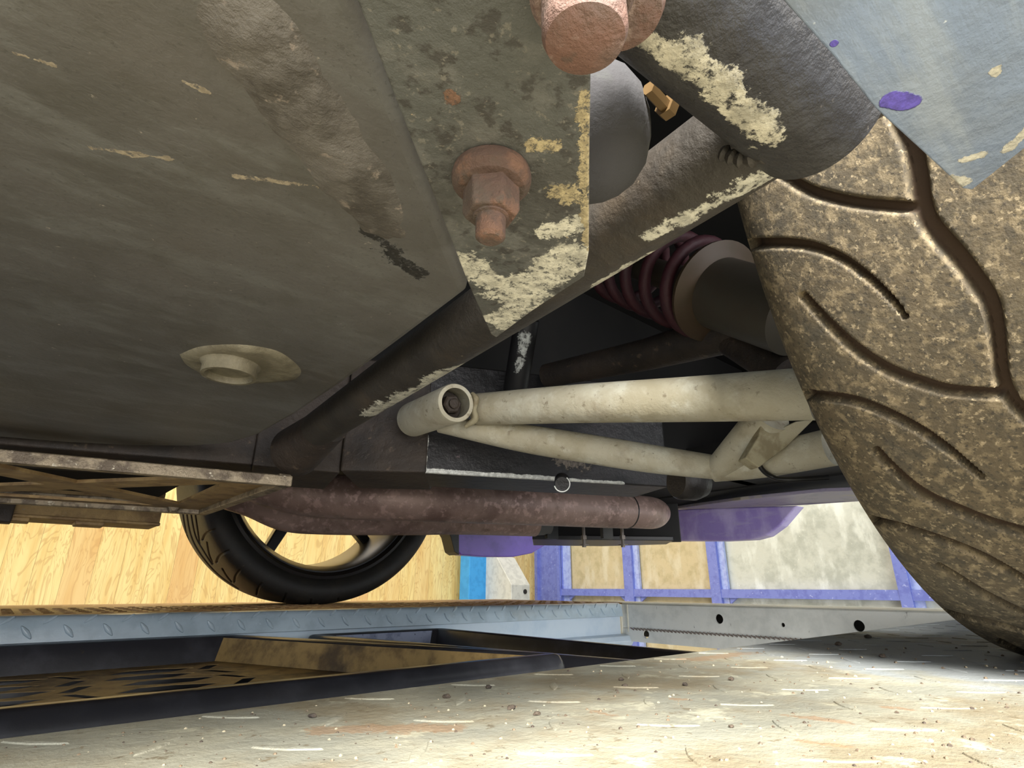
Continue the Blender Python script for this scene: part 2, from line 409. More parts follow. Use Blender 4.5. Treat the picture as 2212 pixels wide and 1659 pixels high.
# cross beam
m_beam = mat('grey_beam_paint', (222, 223, 218), .42, layers=[(24, (206, 208, 203), .42, .66, None), (70, (90, 86, 84), .70, .74, (1, 1, .3), .7)], bump=[(80, .08, None)])
m_beamtop = mat('pale_beam_edge', (232, 226, 206), .5)
XB = XE+.35
def yz(px, py): p = P(px, py, X=XB); return (float(p[1]), float(p[2]))
y1 = 28.9; y0 = 3.0
hl = [circ(*yz(1553, 1337), .30), circ(*yz(1691, 1350), .13, 12), circ(*yz(1855, 1352), .30), ]
beam = holed([(y0, -1.12), (y1, -1.12), (y1, -2.75), (y0, -2.75)], hl, (XB, 0, 0), (0, 1, 0), (0, 0, 1), (.16, 0, 0))
cb = obj('cross_beam', join(beam, prism([(XB, y0, -1.12), (XB+.15, y0, -1.02), (XB+2.4, y0, -1.02), (XB+2.4, y0, -1.2), (XB+.16, y0, -1.2)], (0, y1-y0, 0))), m_beam, lift, 0)
obj('top_flange', box((XB+.05, y0, -1.02), (XB+2.4, y1+2.0, -.95)), m_beamtop, cb, 0, label='pale worn top edge')
low = holed([(y0, 0), (y1, 0), (y1, -.86), (y0, -.86)], [circ(yz(1396, 1364)[0], -.32, .27)], (XB-.02, 0, -2.78), (0, 1, 0), (.12, 0, 1), (.12, 0, 0))
obj('lower_lip', low, m_beam, cb, 0)
obj('dark_backing', box((XB+1.6, y0, -3.4), (XB+1.8, y1, -1.1)), m_black, cb, 0)  # black sheet added to paint the dark interior behind the holes
wl = [tube([(XB-.03, y, -2.86), (XB-.09, y+.28, -2.72)], .045, 6) for y in np.arange(5, y1-1, .30)]
obj('serrated_seam', join(*wl), mat('seam_shadow_steel', (120, 108, 100), .6), cb, 30)  # teeth in a darker, browner tone than the beam
obj('end_plate', join(box((XB-.05, y1-.62, -3.3), (XB+.05, y1-.52, -1.12)), box((XB-.15, y1-.05, -3.4), (XB+.6, y1+.02, -1.1))), m_beamtop, cb, 0, label='white bent end of the beam')

# ================================================================== drip trays between the runways
m_tray = mat('black_tray_plastic', (46, 46, 51), .3, layers=[(18, (64, 64, 70), .45, .7, None), (90, (80, 70, 52), .66, .74, None, .6)], bump=[(160, .05, None)])
m_dusty = mat('dust_coated_tray', (176, 146, 92), .55, layers=[(30, (122, 98, 60), .42, .66, None), (12, (88, 72, 52), .5, .72, None)], bump=[(160, .25, None)])
m_floorp = mat('glossy_tray_bottom', (16, 16, 18), .08, layers=[(30, (22, 22, 25), .4, .6, None)])
def inset(poly, d):
    n = len(poly); out = []
    A = sum(poly[i][0]*poly[(i+1) % n][1]-poly[(i+1) % n][0]*poly[i][1] for i in range(n))
    s = 1 if A > 0 else -1
    for i in range(n):
        p0 = np.array(poly[i-1]); p1 = np.array(poly[i]); p2 = np.array(poly[(i+1) % n])
        a = _n(p1-p0); b = _n(p2-p1); na = s*np.array([-a[1], a[0]]); nb_ = s*np.array([-b[1], b[0]])
        k = (na+nb_)/max(1e-6, 1+na.dot(nb_)); out.append(tuple(p1+k*d))
    return out
def rounded(poly, r, n=5):
    out = []; m = len(poly)
    for i in range(m):
        p0 = np.array(poly[i-1]); p1 = np.array(poly[i]); p2 = np.array(poly[(i+1) % m])
        a = p1+_n(p0-p1)*r; b = p1+_n(p2-p1)*r
        for t in np.linspace(0, 1, n): out.append(tuple((1-t)**2*a+2*t*(1-t)*p1+t*t*b))
    return out
def tray(name, poly, zr, depth, grid, label, org):
    t = thing(name, org, label, 'drip tray', )
    base = rounded(poly, .5)
    def ring(d, z): return [(x, y, z) for x, y in inset(base, d)]
    lv = [ring(-.42, zr-1.5), ring(-.30, zr-.35), ring(-.12, zr-.05), ring(0, zr), ring(.30, zr), ring(.40, zr-.06)]
    n = len(base); V = sum(lv, []); Fc = [(L*n+k, L*n+(k+1) % n, (L+1)*n+(k+1) % n, (L+1)*n+k) for L in range(len(lv)-1) for k in range(n)]
    obj('rim', (V, Fc), m_tray, t, 40)
    lv = [ring(.40, zr-.05), ring(.62, zr-depth*.5), ring(.8, zr-depth-.9)]
    V = sum(lv, []); Fc = [(L*n+k, L*n+(k+1) % n, (L+1)*n+(k+1) % n, (L+1)*n+k) for L in range(2) for k in range(n)]
    # inner walls
    obj('inner_wall', (V, Fc), m_tray if grid == 2 else m_tray, t, 40)
    obj('tray_bottom', (ring(.78, zr-depth-.88), [tuple(range(n))]), m_floorp, t, 0)
    # perforated grid
    ins = inset(poly, .66); xs = [p[0] for p in ins]; ysv = [p[1] for p in ins]
    holes = []; MX, MY = 4.4, 3.0; bw = .15
    def inside(pt):
        c = False; m = len(ins)
        for i in range(m):
            (ax, ay), (bx, by) = ins[i], ins[(i+1) % m]
            if (ay > pt[1]) != (by > pt[1]) and pt[0] < (bx-ax)*(pt[1]-ay)/(by-ay)+ax: c = not c
        return c
    x = min(xs)+.3; ci = 0
    while x < max(xs):
        y = min(ysv)+.25; cj = 0
        while y < max(ysv):
            x1_, y1_ = x+MX, y+MY; cx, cy = x+MX*(.5 if (ci+cj) % 2 else .42), y+MY*(.5 if ci % 2 else .56)
            for q in range(2):                      # long pointed slots stacked across the cell
                yc = y+MY*(q+.5)/2; a0 = x+.75+.3*(q % 2); a1 = x1_-.45-.3*((q+1) % 2); hh = MY/4-.17
                h = rounded([(a0, yc-hh*.2), (a0+1.2, yc-hh), (a1-.9, yc-hh), (a1, yc+hh*.2), (a1-1.2, yc+hh), (a0+.7, yc+hh)], .08, 3)
                if all(inside(p) for p in h): holes.append(h)
            for q in range(2):                      # short openings beside the cross bars
                yc = y+MY*(q+.5)/2
                sk = .32 if (ci+cj+q) % 2 else -.32
                h = [(x-.22-sk, yc-.56), (x+.20-sk, yc-.60), (x+.22+sk, yc+.56), (x-.20+sk, yc+.60)]
                if all(inside(p) for p in h): holes.append(h)
            y += MY; cj += 1
        x += MX; ci += 1
    zg = zr-depth
    g = holed(ins, holes, (0, 0, zg), (1, 0, 0), (0, 1, 0), (0, 0, -.015))
    obj('grid', g, m_dusty, t, 0, label='dusty brown perforated grid')
    return t
TZ = -1.95
near1 = P(0, 1533, Z=TZ)[1]
cA = P(1235, 1415, Z=TZ); cB = P(512, 1357, Z=TZ)
k_ = (28.3-cB[1])/(cA[1]-cB[1]); cB2 = cB*28.3/cB[1]
t1 = tray('drip_tray', [(-16, near1), (cA[0]+.1, near1), (cB2[0], 28.3), (-16, 28.3)], TZ, .95, 1, 'black plastic drip tray with brown grid, nearer of the two between the runways', (-4, 20, TZ-2))
# the end wall of the near tray is coated in dust, seen from inside
e0 = np.array([cA[0]-.2, near1+.5]); e1 = np.array([cB2[0]-.25, 27.8]); dd = _n(e1-e0); nn = np.array([-dd[1], dd[0]]);
if nn[0] > 0: nn = -nn
pts = [np.r_[e0+nn*.48, TZ-.06], np.r_[e1+nn*.48, TZ-.06], np.r_[e1+nn*.72, TZ-.93], np.r_[e0+nn*.72, TZ-.93]]
obj('end_wall', prism(pts, (.04, 0, 0)), m_dusty, t1, 0, label='tan dust coated end wall')
TZ2 = -2.1
cC = P(950, 1352, Z=TZ2); cD = P(1512, 1407, Z=TZ2)
sl = (cD-cC)/(cD[1]-cC[1])
pD = cC+sl*(9.0-cC[1]); pC = cC*28.3/cC[1]
lx = lambda y: cA[0]+(cB[0]-cA[0])*(y-cA[1])/(cB[1]-cA[1])+1.1
t2 = tray('drip_tray', [(lx(9.0), 9.0), (pD[0], 9.0), (pC[0], 28.3), (lx(28.3), 28.3)], TZ2, .95, 2, 'black drip tray further along, behind the slanting end of the nearer tray', (14, 20, TZ2-2))

obj('far_wall_reflection', prism([(lx(27.5)+.9, 27.62, TZ2-.06), (pC[0]-.95, 27.62, TZ2-.06), (pC[0]-1.2, 27.45, TZ2-.95), (lx(27.5)+.9, 27.45, TZ2-.95)], (0, .04, 0)), mat('pale_wet_tray_wall', (150, 158, 184), .2, layers=[(40, (124, 132, 158), .45, .62, None), (160, (70, 72, 84), .64, .70, None)]), t2, 0, label='pale painted reflection on the glossy far wall')  # pale strip paints the reflection on the glossy inner wall

# ================================================================== the car
m_pan = mat('grey_undertray_grime', (101, 98, 93), .5, layers=[(9, (86, 83, 76), .4, .66, None), (26, (112, 111, 106), .46, .66, (1, 2.5, 1), .7), (75, (84, 81, 72), .5, .7, None, .4), (260, (150, 142, 130), .69, .74, None), (600, (78, 76, 70), .6, .68, None, .6), (5, (92, 82, 70), .5, .72, None, .5)],
    patches=[([(P(30, 115, Z=3), P(115, 140, Z=3), .025), (P(200, 320, Z=3), P(365, 343, Z=3), .03), (P(510, 380, Z=3), P(700, 405, Z=3), .035), (P(395, 175, Z=3), P(450, 200, Z=3), .02)], (172, 158, 134), 4.2, 130),
             ([(P(600, 80, Z=3), P(650, 95, Z=3), .05), (P(650, 280, Z=3), P(690, 305, Z=3), .045), (P(730, 350, Z=3), P(745, 365, Z=3), .045)], (186, 158, 118), 2.0, 300),
             ([(P(800, 500, Z=3), P(900, 590, Z=3), .14)], (52, 50, 46), 2.4, 120), ],
    bump=[(330, .2, None)])
m_pan2 = mat('rough_grime_ridge', (110, 105, 98), .55, layers=[(60, (84, 79, 72), .42, .62, None), (160, (150, 138, 126), .60, .68, None), (18, (86, 80, 72), .5, .7, None)], bump=[(260, .45, None), (90, .25, None)])
m_blk = mat('black_chassis_paint', (34, 32, 31), .45, layers=[(20, (52, 46, 42), .42, .68, None), (160, (88, 78, 74), .68, .74, None)], bump=[(80, .25, None)])
m_brn = mat('brown_grimy_steel', (62, 52, 44), .6, layers=[(22, (44, 38, 34), .42, .66, None), (120, (92, 78, 64), .62, .7, None)], bump=[(100, .4, None)])
m_rust = mat('rusty_steel', (80, 67, 57), .85, layers=[(70, (86, 66, 56), .42, .56, None), (140, (108, 80, 64), .54, .66, None), (200, (84, 70, 60), .58, .68, None)], bump=[(320, .6, None), (110, .3, None)])
m_rust2 = mat('pale_rusty_steel', (102, 85, 77), .75, layers=[(50, (112, 82, 70), .42, .6, None), (110, (138, 118, 108), .56, .66, None), (180, (96, 76, 66), .58, .68, None)], bump=[(320, .6, None), (110, .3, None)])
CREAM = (216, 211, 192)
ZT = 3.3
scuff_tube = [(P(1400, 505, Z=2.95), P(1560, 420, Z=2.95), .16), (P(1560, 420, Z=2.95), P(1680, 360, Z=2.95), .15), (P(1290, 600, Z=3.0), P(1400, 540, Z=3.0), .13), (P(800, 885, Z=3.0), P(985, 790, Z=3.0), .27), (P(1620, 345, Z=3.0), P(1720, 345, Z=3.0), .06), (P(735, 925, Z=3.1), P(740, 925, Z=3.1), .12)]
m_tube = mat('dark_scuffed_tube', (60, 55, 49), .55, layers=[(24, (48, 44, 40), .42, .66, None), (14, (82, 70, 56), .5, .72, None), (260, (130, 118, 100), .70, .75, None)],
    patches=[(scuff_tube, CREAM, 1.5, 60)], bump=[(260, .3, None), (50, .15, None)])
m_tube2 = mat('dark_scuffed_strut', (60, 58, 56), .5, layers=[(24, (44, 42, 42), .42, .66, None), (260, (120, 110, 98), .70, .75, None)],
    patches=[([(P(1400, 95, Z=2.6), P(1480, 165, Z=2.6), .10), (P(1490, 130, Z=2.55), P(1560, 190, Z=2.55), .17), (P(1560, 190, Z=2.6), P(1660, 290, Z=2.65), .17), (P(1520, 220, Z=2.6), P(1600, 260, Z=2.6), .10)], (216, 209, 188), 1.8, 75)], bump=[(240, .3, None), (60, .2, None)])
ZP = 2.25
m_plate = mat('grimy_grey_plate', (84, 85, 81), .6, layers=[(14, (72, 70, 65), .42, .66, None), (80, (106, 105, 100), .48, .64, None, .7), (230, (58, 55, 51), .52, .62, None, .8), (500, (120, 116, 106), .6, .66, None, .7), (330, (170, 150, 116), .72, .76, None)],
    patches=[([(P(1100, 640, Z=ZP), P(1240, 560, Z=ZP), .27), (P(1060, 690, Z=ZP), P(1090, 700, Z=ZP), .18), (P(1000, 560, Z=ZP), P(1060, 610, Z=ZP), .17), (P(1190, 500, Z=ZP), P(1265, 480, Z=ZP), .12), (P(1180, 600, Z=ZP), P(1100, 680, Z=ZP), .24)], (214, 209, 190), 1.8, 110),
             ([(P(1260, 200, Z=ZP), P(1270, 540, Z=ZP), .05), (P(1150, 310, Z=ZP), P(1200, 315, Z=ZP), .06), (P(1215, 420, Z=ZP), P(1265, 430, Z=ZP), .10)], (186, 170, 132), 2.4, 200),
             ([(P(975, 215, Z=ZP), P(985, 220, Z=ZP), .055)], (132, 100, 80), 1.8, 160)],
    bump=[(330, .35, None), (110, .18, None)])
car = thing('car', (14, 20, -1), 'underside of a purple car with grimy grey floor pan standing on the lift', 'car')

# floor pan
pe = [(0, 945), (150, 957), (300, 964), (420, 965), (500, 958), (560, 940), (640, 896), (740, 830), (870, 735), (1012, 630), (985, 560), (870, 250), (770, 0)]
pp = [P(x, y, Z=3.0) for x, y in pe]
pp = [np.array([-14, pp[0][1]+1.0, 3.0])]+pp+[np.array([.6, .3, 3.0]), np.array([-14, .3, 3.0])]
pan = obj('floor_pan', prism(pp, (0, 0, .45)), m_pan, car, 30, bevel=.10)
# raised rough ridge along the pan's right side
rd = catmull([P(480, -60, Z=3.0), P(560, 100, Z=3.0), P(700, 300, Z=3.0), P(800, 440, Z=3.0), P(880, 560, Z=3.0)], 10)
def ridge(path, w, h):
    V = []; Fc = []; n = 13
    T = np.gradient(path, axis=0)
    for i, p in enumerate(path):
        t = _n(T[i]); s = np.array([-t[1], t[0], 0]); e = math.sin(math.pi*min(1, (i+.3)/(len(path)*.3)) / 2)*(1 if i < len(path)*.6 else max(0, 1-(i-len(path)*.6)/(len(path)*.4)))
        for k in range(n):
            u = -1+2*k/(n-1); nz = mnoise.noise(Vector(p*6+s*u*w*6))*.15+mnoise.noise(Vector(p*22+s*u*w*22))*.05
            V.append(p+s*u*w*(1+.12*mnoise.noise(Vector(p*5)))+np.array([0, 0, .03-(h*e*(1-u*u)**1.3)*(1+nz*2)]))
    m = len(path)
    Fc = [(i*n+k, i*n+k+1, (i+1)*n+k+1, (i+1)*n+k) for i in range(m-1) for k in range(n-1)]
    return np.array(V), Fc
obj('ridge', ridge(rd, .38, .10), m_pan2, pan, 60, label='rough mottled ridge of dried grime')
# drain boss with its short tube
m_boss = mat('dusty_olive_fibreglass', (128, 120, 98), .6, layers=[(60, (108, 100, 80), .42, .62, None), (24, (142, 134, 112), .5, .7, None)], bump=[(120, .35, None)])
bo = catmull([P(x, y, Z=3.0) for x, y in [(385, 765), (430, 748), (500, 743), (560, 748), (610, 762), (650, 795), (645, 815), (600, 823), (520, 825), (440, 805), (400, 785), (385, 765)]], 4)[:-1]
cc = bo.mean(0); lv = [cc+(bo-cc)*1.0+[0, 0, .02], cc+(bo-cc)*.95+[0, 0, -.035], cc+(bo-cc)*.8+[0, 0, -.06], cc+(bo-cc)*.4+[0, 0, -.065]]
n = len(bo); V = np.concatenate(lv); Fc = [(L*n+k, L*n+(k+1) % n, (L+1)*n+(k+1) % n, (L+1)*n+k) for L in range(3) for k in range(n)]+[tuple(range(3*n, 4*n))]
obj('drain_boss', (V, Fc), m_boss, pan, 60)
dc = P(500, 782, Z=2.98); dr = np.linalg.norm(P(445, 790, Z=2.9)-P(555, 790, Z=2.9))/2
obj('drain_tube', lathe(dc, (0, 0, -1), [(0, dr*1.35), (.03, dr*1.12), (.09, dr), (.22, dr*1.0), (.22, dr*.86), (.13, dr*.80), (.12, 0)], 40), m_boss, pan, 50)

# tubes
A0 = P(690, 925, Z=ZT); A1 = P(1760, 200, Z=ZT)
dA = _n(A1-A0)
obj('frame_tube', tube([A0+dA*t for t in np.linspace(0, np.linalg.norm(A1-A0)+.6, 24)], .39, 40), m_tube, car, 40)
B0 = P(1330, -180, Z=3.05); B1 = P(1760, 250, Z=3.05)
obj('strut_tube', tube([B0+(B1-B0)*t for t in np.linspace(-.3, 1.0, 16)], .45, 40), m_tube2, car, 40)
# weld between the tubes
wp = catmull([P(1560, 330, Z=2.93), P(1610, 345, Z=2.80), P(1680, 325, Z=2.72), P(1760, 290, Z=2.70)], 8)
obj('weld_bead', tube(wp, [.05+.015*math.sin(i*2.1) for i in range(len(wp))], 10), m_tube, car, 60)

# triangular plate
plx = [(690, -160), (1290, -160), (1290, 60), (1276, 150), (1273, 350), (1272, 545), (1262, 598), (1150, 672), (1072, 730), (1060, 722), (1010, 610), (975, 520), (870, 255), (775, 10)]
plate = obj('bracket_plate', prism([P(x, y, Z=ZP) for x, y in plx], (0, 0, .07)), m_plate, car, 0, bevel=.012, label='triangular grey bracket with flaking cream paint')
# rusty nut on the plate
nc = P(1062, 372, Z=ZP)
D_ = 3.0
nut = obj('flange_nut', join(lathe(nc, (0, 0, -1), [(0, .22), (.05, .23), (.08, .225), (.12, .19), (.13, .15)], 40), lathe(nc+[0, 0, -.1], (0, 0, -1), [(0, .165), (.17, .165), (.21, .145)], 6, .3)), m_rust, plate, 25, bevel=.012, label='rusty flanged nut')
obj('stud', lathe(nc+[0, 0, -.28], (0, 0, -1), [(0, .105), (.04, .10), (.045, .085), (.16, .083), (.18, .06)], 28), m_rust, plate, 30)
# big bolt head
hc = P(1257, -30, Z=ZP)
obj('bolt_head', join(lathe(hc, (0, 0, -1), [(0, .205), (.05, .21), (.08, .19)], 40), lathe(hc+[0, 0, -.06], (0, 0, -1), [(0, .165), (.20, .165), (.24, .15), (.26, .11), (.265, 0)], 36, .2)), m_rust2, plate, 35, label='large rusty bolt head')
hc2 = P(1335, -30, Z=2.45)
obj('spacer_washer', lathe(hc2, (0, 0, -1), [(-.1, .17), (.13, .19), (.18, .17), (.2, .1), (.2, 0)], 36), m_rust2, car, 40)
# rubber bush
m_bush = mat('grey_rubber', (66, 65, 67), .9, layers=[(22, (58, 56, 58), .42, .66, None), (50, (92, 96, 88), .5, .7, None, .6)], bump=[(200, .3, None)])
c0 = P(1200, 300, Z=3.15); c1 = P(1400, 265, Z=3.15); dv = _n(c1-c0); ln = np.linalg.norm(c1-c0)
obj('rubber_bush', lathe(c0, dv, [(-.2, .50), (ln*.45, .50), (ln*.62, .47), (ln*.8, .40), (ln*.95, .27), (ln*1.02, .1), (ln*1.03, 0)], 44), m_bush, car, 60)
obj('brass_fitting', lathe(P(1400, 190, Z=3.2), P(1442, 235, Z=3.2)-P(1400, 190, Z=3.2), [(0, .05), (.2, .05), (.2, .075), (.28, .075), (.30, .04)], 6), mat('brass', (112, 88, 54), .5, .3), car, 20)

# aluminium panel at the upper right
m_alu = mat('scratched_aluminium', (136, 152, 180), .28, .35, layers=[(16, (130, 140, 156), .42, .66, None), (40, (172, 182, 196), .54, .68, (.3, 2.2, 1), .5), (300, (214, 222, 232), .70, .75, None)],
    patches=[([(P(1925, 215, Z=2.3), P(1965, 222, Z=2.3), .075), (P(1800, 93, Z=2.3), P(1803, 95, Z=2.3), .022)], (112, 98, 206), .5, 150),
             ([(P(2085, 345, Z=2.3), P(2120, 335, Z=2.3), .045), (P(2055, 385, Z=2.3), P(2085, 395, Z=2.3), .055), (P(2150, 150, Z=2.3), P(2153, 160, Z=2.3), .035), (P(2180, 320, Z=2.3), P(2230, 270, Z=2.3), .05)], (226, 222, 208), .9, 160)],
    bump=[(50, .12, None), (500, .15, (.3, 3, 1))])
al = [(1560, -160), (1690, 0), (1800, 122), (1892, 236), (1990, 325), (2080, 408), (2100, 411), (2240, 300), (2500, 80), (2500, -160)]
obj('side_panel', prism([P(x, y, Z=2.3) for x, y in al], (0, 0, .06)), m_alu, car, 0, bevel=.01, label='scratched blue grey aluminium panel with purple paint spot')

# chassis rail
m_rail = mat('black_rail_chipped', (24, 22, 23), .45, layers=[(20, (38, 33, 34), .45, .68, None), (120, (92, 78, 80), .67, .73, None)],
   patches=[([(P(905, 1020, Z=2.95), P(1210, 1038, Z=2.95), .17), (P(1225, 1039, Z=2.95), P(1345, 1046, Z=2.95), .12), (P(905, 1020, Z=2.95)+[.1, -.05, 0], P(905, 1020, Z=2.95)+[.1, -.05, 1.0], .14), (P(1025, 1010, Y=12.6), P(1045, 1022, Y=12.6), .14)], (232, 232, 226), .6, 90),
            ([(P(1210, 990, Y=11.2), P(1260, 1005, Y=11), .25)], (140, 128, 116), 2.6, 140)], bump=[(80, .25, None)])
z_b = 2.95
r0 = P(905, 1020, Z=z_b); r1 = P(1445, 1052, Z=z_b)
def vprism(p, q, z0, z1, th):
    p, q = np.array(p), np.array(q); d = _n((q-p)*[1, 1, 0]); nrm_ = np.array([-d[1], d[0], 0]);
    if nrm_[1] < 0: nrm_ = -nrm_
    a = [np.array([p[0], p[1], z0]), np.array([q[0], q[1], z0]), np.array([q[0], q[1], z1]), np.array([p[0], p[1], z1])]
    return prism(a, nrm_*th)
rail = obj('chassis_rail', vprism(r0, r1, z_b, 6.2, 2.2), m_rail, car, 0, bevel=.05, label='black rail with chipped white lower edge')
s0 = P(-80, 975, Z=z_b); s1 = P(545, 1004, Z=z_b); s2 = P(735, 1020, Z=z_b)
obj('side_member', join(vprism(s0+[-8, 1.2, 0], s1, z_b, 6.2, 3.0), vprism(s1, s2, z_b-.02, 6.2, 3.0)), m_brn, car, 0, bevel=.05)
obj('gusset_plate', vprism(s2+[-.1, -.2, 0], r0+[.15, -.12, 0], z_b-.01, 6.2, 2.8), m_brn, car, 0, bevel=.06)
obj('tube_foot', tube([P(640, 975, D=13.6), P(715, 915, D=12.2)], [.62, .42], 28), m_brn, car, 40)
pc = P(1214, 1045, D=14.0)
vd = _n(P(1214, 1045, D=1)*-1+np.array([0, 0, -.1]))
pg = obj('round_plug', lathe(pc-vd*1.0, vd, [(0, .20), (1.0, .20), (1.02, .17), (1.02, 0)], 36), m_rail, car, 30)
obj('plug_rim', tube([pc+vd*.03+.195*(math.cos(a)*frame(vd)[0]+math.sin(a)*frame(vd)[1]) for a in np.linspace(-2.9, .9, 24)], .016, 8), m_white, pg, 60, label='worn white rim')
obj('rail_clamp', lathe(P(1460, 1040, D=14.6), (1, -.35, 0), [(0, .40), (.1, .46), (.6, .46), (.75, .4), (.9, .34)], 28), m_blk, car, 40)
obj('drop_link', tube([P(1138, 690, D=15), P(1112, 850, D=15.5)], .34, 20), mat('black_link_flaking', (20, 19, 20), .5, patches=[([(P(1135, 725, D=14.8), P(1130, 760, D=14.8), .22), (P(1122, 780, D=14.9), P(1110, 830, D=14.9), .18), (P(1135, 825, D=14.9), P(1133, 840, D=14.9), .14)], (180, 182, 176), 1.2, 90)]), car, 40)

# wishbone
m_cream = mat('cream_powder_coat', (196, 189, 168), .7, layers=[(14, (176, 166, 140), .42, .68, None), (40, (208, 204, 186), .5, .68, None), (110, (128, 114, 92), .60, .70, None, .7), (30, (150, 136, 112), .52, .72, (1, 1, 1), .6), (340, (110, 98, 82), .66, .72, None, .7)], bump=[(140, .15, None), (26, .15, None)])
wb = obj('wishbone', tube([P(1035, 884, D=13.9), P(1250, 872, D=12.3), P(1500, 862, D=10.9), P(1760, 850, D=9.5)], [.40, .43, .45, .46], 40, sm=6), m_cream, car, 40, label='cream painted upper tube of the suspension arm')
obj('rear_tube', tube([P(950, 918, D=14.4), P(1120, 945, D=13.8), P(1250, 966, D=13.4), P(1400, 990, D=12.9), P(1548, 1010, D=12.5)], [.20, .34, .35, .33, .27], 36, sm=6), m_cream, wb, 40)
obj('diagonal_brace', tube([P(1555, 1010, D=12.4), P(1600, 965, D=11.9), P(1665, 895, D=11.2)], [.30, .36, .40], 32, sm=5), m_cream, wb, 40)
obj('outer_tube', tube([P(1540, 1016, D=12.5), P(1640, 998, D=11.9), P(1800, 965, D=10.6)], [.26, .34, .36], 32, sm=5), m_cream, wb, 40)
m_bracket = mat('cream_bracket', (170, 160, 132), .55, layers=[(60, (140, 128, 100), .45, .62, None)], bump=[(100, .3, None)])
obj('notched_bracket', prism([P(x, y, D=11.0) for x, y in [(1648, 895), (1652, 928), (1665, 935), (1720, 910), (1760, 905), (1700, 965), (1640, 1010), (1610, 990), (1640, 940)]], (.15, .25, 0)), m_bracket, wb, 0, bevel=.03)
obj('cable_tie', tube([P(1640, 962, D=11.4), P(1636, 985, D=11.4), P(1645, 1012, D=11.4), P(1668, 1030, D=11.4), P(1700, 1036, D=11.2), P(1790, 1032, D=11.0)], .05, 8, sm=5), m_black, wb, 60)
hA = P(985, 870, D=12.7); hB = P(893, 906, D=14.9)
hb = obj('bush_housing', tube([hA, hA+(hB-hA)*.02, hB], [.44, .46, .46], 44, wall=.09), m_cream, wb, 50)
obj('housing_back', tube([hA+(hB-hA)*.5, hB+(hB-hA)*.02], .40, 32), m_rust, wb, 40)
dd = _n(hA-hB)
obj('pivot_bolt', join(lathe(hA-dd*.7, dd, [(0, .36), (.25, .34), (.27, .20)], 32), lathe(hA-dd*.45, dd, [(0, .23), (.26, .23), (.30, .19)], 6, .2), lathe(hA-dd*.2, dd, [(0, .12), (.12, .12), (.14, .09)], 20)), m_brn, wb, 30, label='rusty hexagonal pivot bolt')
obj('weld_collar', tube([P(1020, 850, D=13.3), P(1028, 862, D=13.2), P(1024, 885, D=13.2), P(1026, 905, D=13.3), P(1005, 922, D=13.4)], [.05, .08, .06, .09, .05], 10, sm=4), m_bracket, wb, 60)

# spring and damper
m_spring = mat('dark_pink_spring_paint', (68, 30, 38), .6, layers=[(30, (62, 32, 40), .42, .64, None)], bump=[(60, .2, None)])
q0 = P(1330, 560, D=16); q1 = P(1590, 645, D=11.8); qd = q1-q0; qn = _n(qd); ql = np.linalg.norm(qd); e, g = frame(qn)
hel = [q0+qn*(ql*.0+ql*.86*t/(2*math.pi*5))+1.02*(1-.00*t)*(math.cos(t)*e+math.sin(t)*g) for t in np.linspace(0, 2*math.pi*5, 150)]
dmp = obj('damper', lathe(q0, qn, [(0, .35), (ql*.8, .35), (ql*.82, .78), (ql*.9, .80), (ql+1.6, .74), (ql+1.7, .4)], 40), mat('dirty_alloy', (84, 79, 70), .45, .2, layers=[(30, (84, 76, 66), .42, .66, None)]), car, 35)
obj('coil_spring', tube(hel, .145, 12), m_spring, dmp, 60, label='dark pink painted coil spring')
obj('spring_perch', lathe(q0+qn*ql*.86, qn, [(0, 1.12), (.10, 1.14), (.18, .95), (.26, .8)], 40), mat('brown_perch', (74, 60, 42), .55, layers=[(60, (78, 62, 46), .4, .6, None)]), dmp, 30)
obj('upper_link', join(tube([P(1180, 812, D=16.5), P(1400, 765, D=14.5), P(1640, 700, D=12)], [.35, .42, .5], 24), tube([P(1580, 735, D=12.5), P(1700, 810, D=11)], .36, 20)), m_brn, car, 40)

# exhaust
m_ex = mat('rust_brown_exhaust', (166, 140, 130), .42, .25, layers=[(14, (128, 104, 96), .42, .68, None), (80, (200, 168, 158), .52, .64, None, .7), (200, (198, 170, 152), .64, .70, None), (26, (92, 74, 60), .56, .74, None, .6)], bump=[(120, .2, None)])
exr = .86
ex = obj('exhaust_pipe', tube([P(470, 1000, D=21.5), P(580, 1046, D=22.3), P(700, 1070, D=22.8), P(900, 1079, D=23.4), P(1180, 1093, D=26.5), P(1354, 1104, D=29.0)], [.7, .86, .9, .9, .92, .89], 48, sm=8), m_ex, car, 50)
obj('pipe_elbow', tube([P(1350, 1104, D=29.0), P(1385, 1106, D=29.5), P(1410, 1108, D=30.6), P(1422, 1108, D=32.5)], [.84, .86, .84, .7], 40, sm=6), m_ex, ex, 50)
obj('pipe_seam', tube([P(1350.5, 1103.8, D=28.95), P(1353, 1104, D=29.0)], .905, 40, wall=.03), m_black, ex, 30)
obj('exhaust_pipe', tube([P(480, 1062, D=25), P(545, 1082, D=25.5), P(620, 1108, D=26.3), P(700, 1117, D=27.2), P(850, 1120, D=28), P(1000, 1122, D=30), P(1155, 1127, D=32)], [.7, .72, .84, .83, .82, .80, .82], 44, sm=8), m_ex, car, 50, label='lower of the two exhaust pipes')
obj('outlet_collar', tube([P(1152, 1130, D=32), P(1185, 1132, D=32.4)], [.70, .62], 32), mat('grey_collar', (92, 92, 92), .5), car, 40)
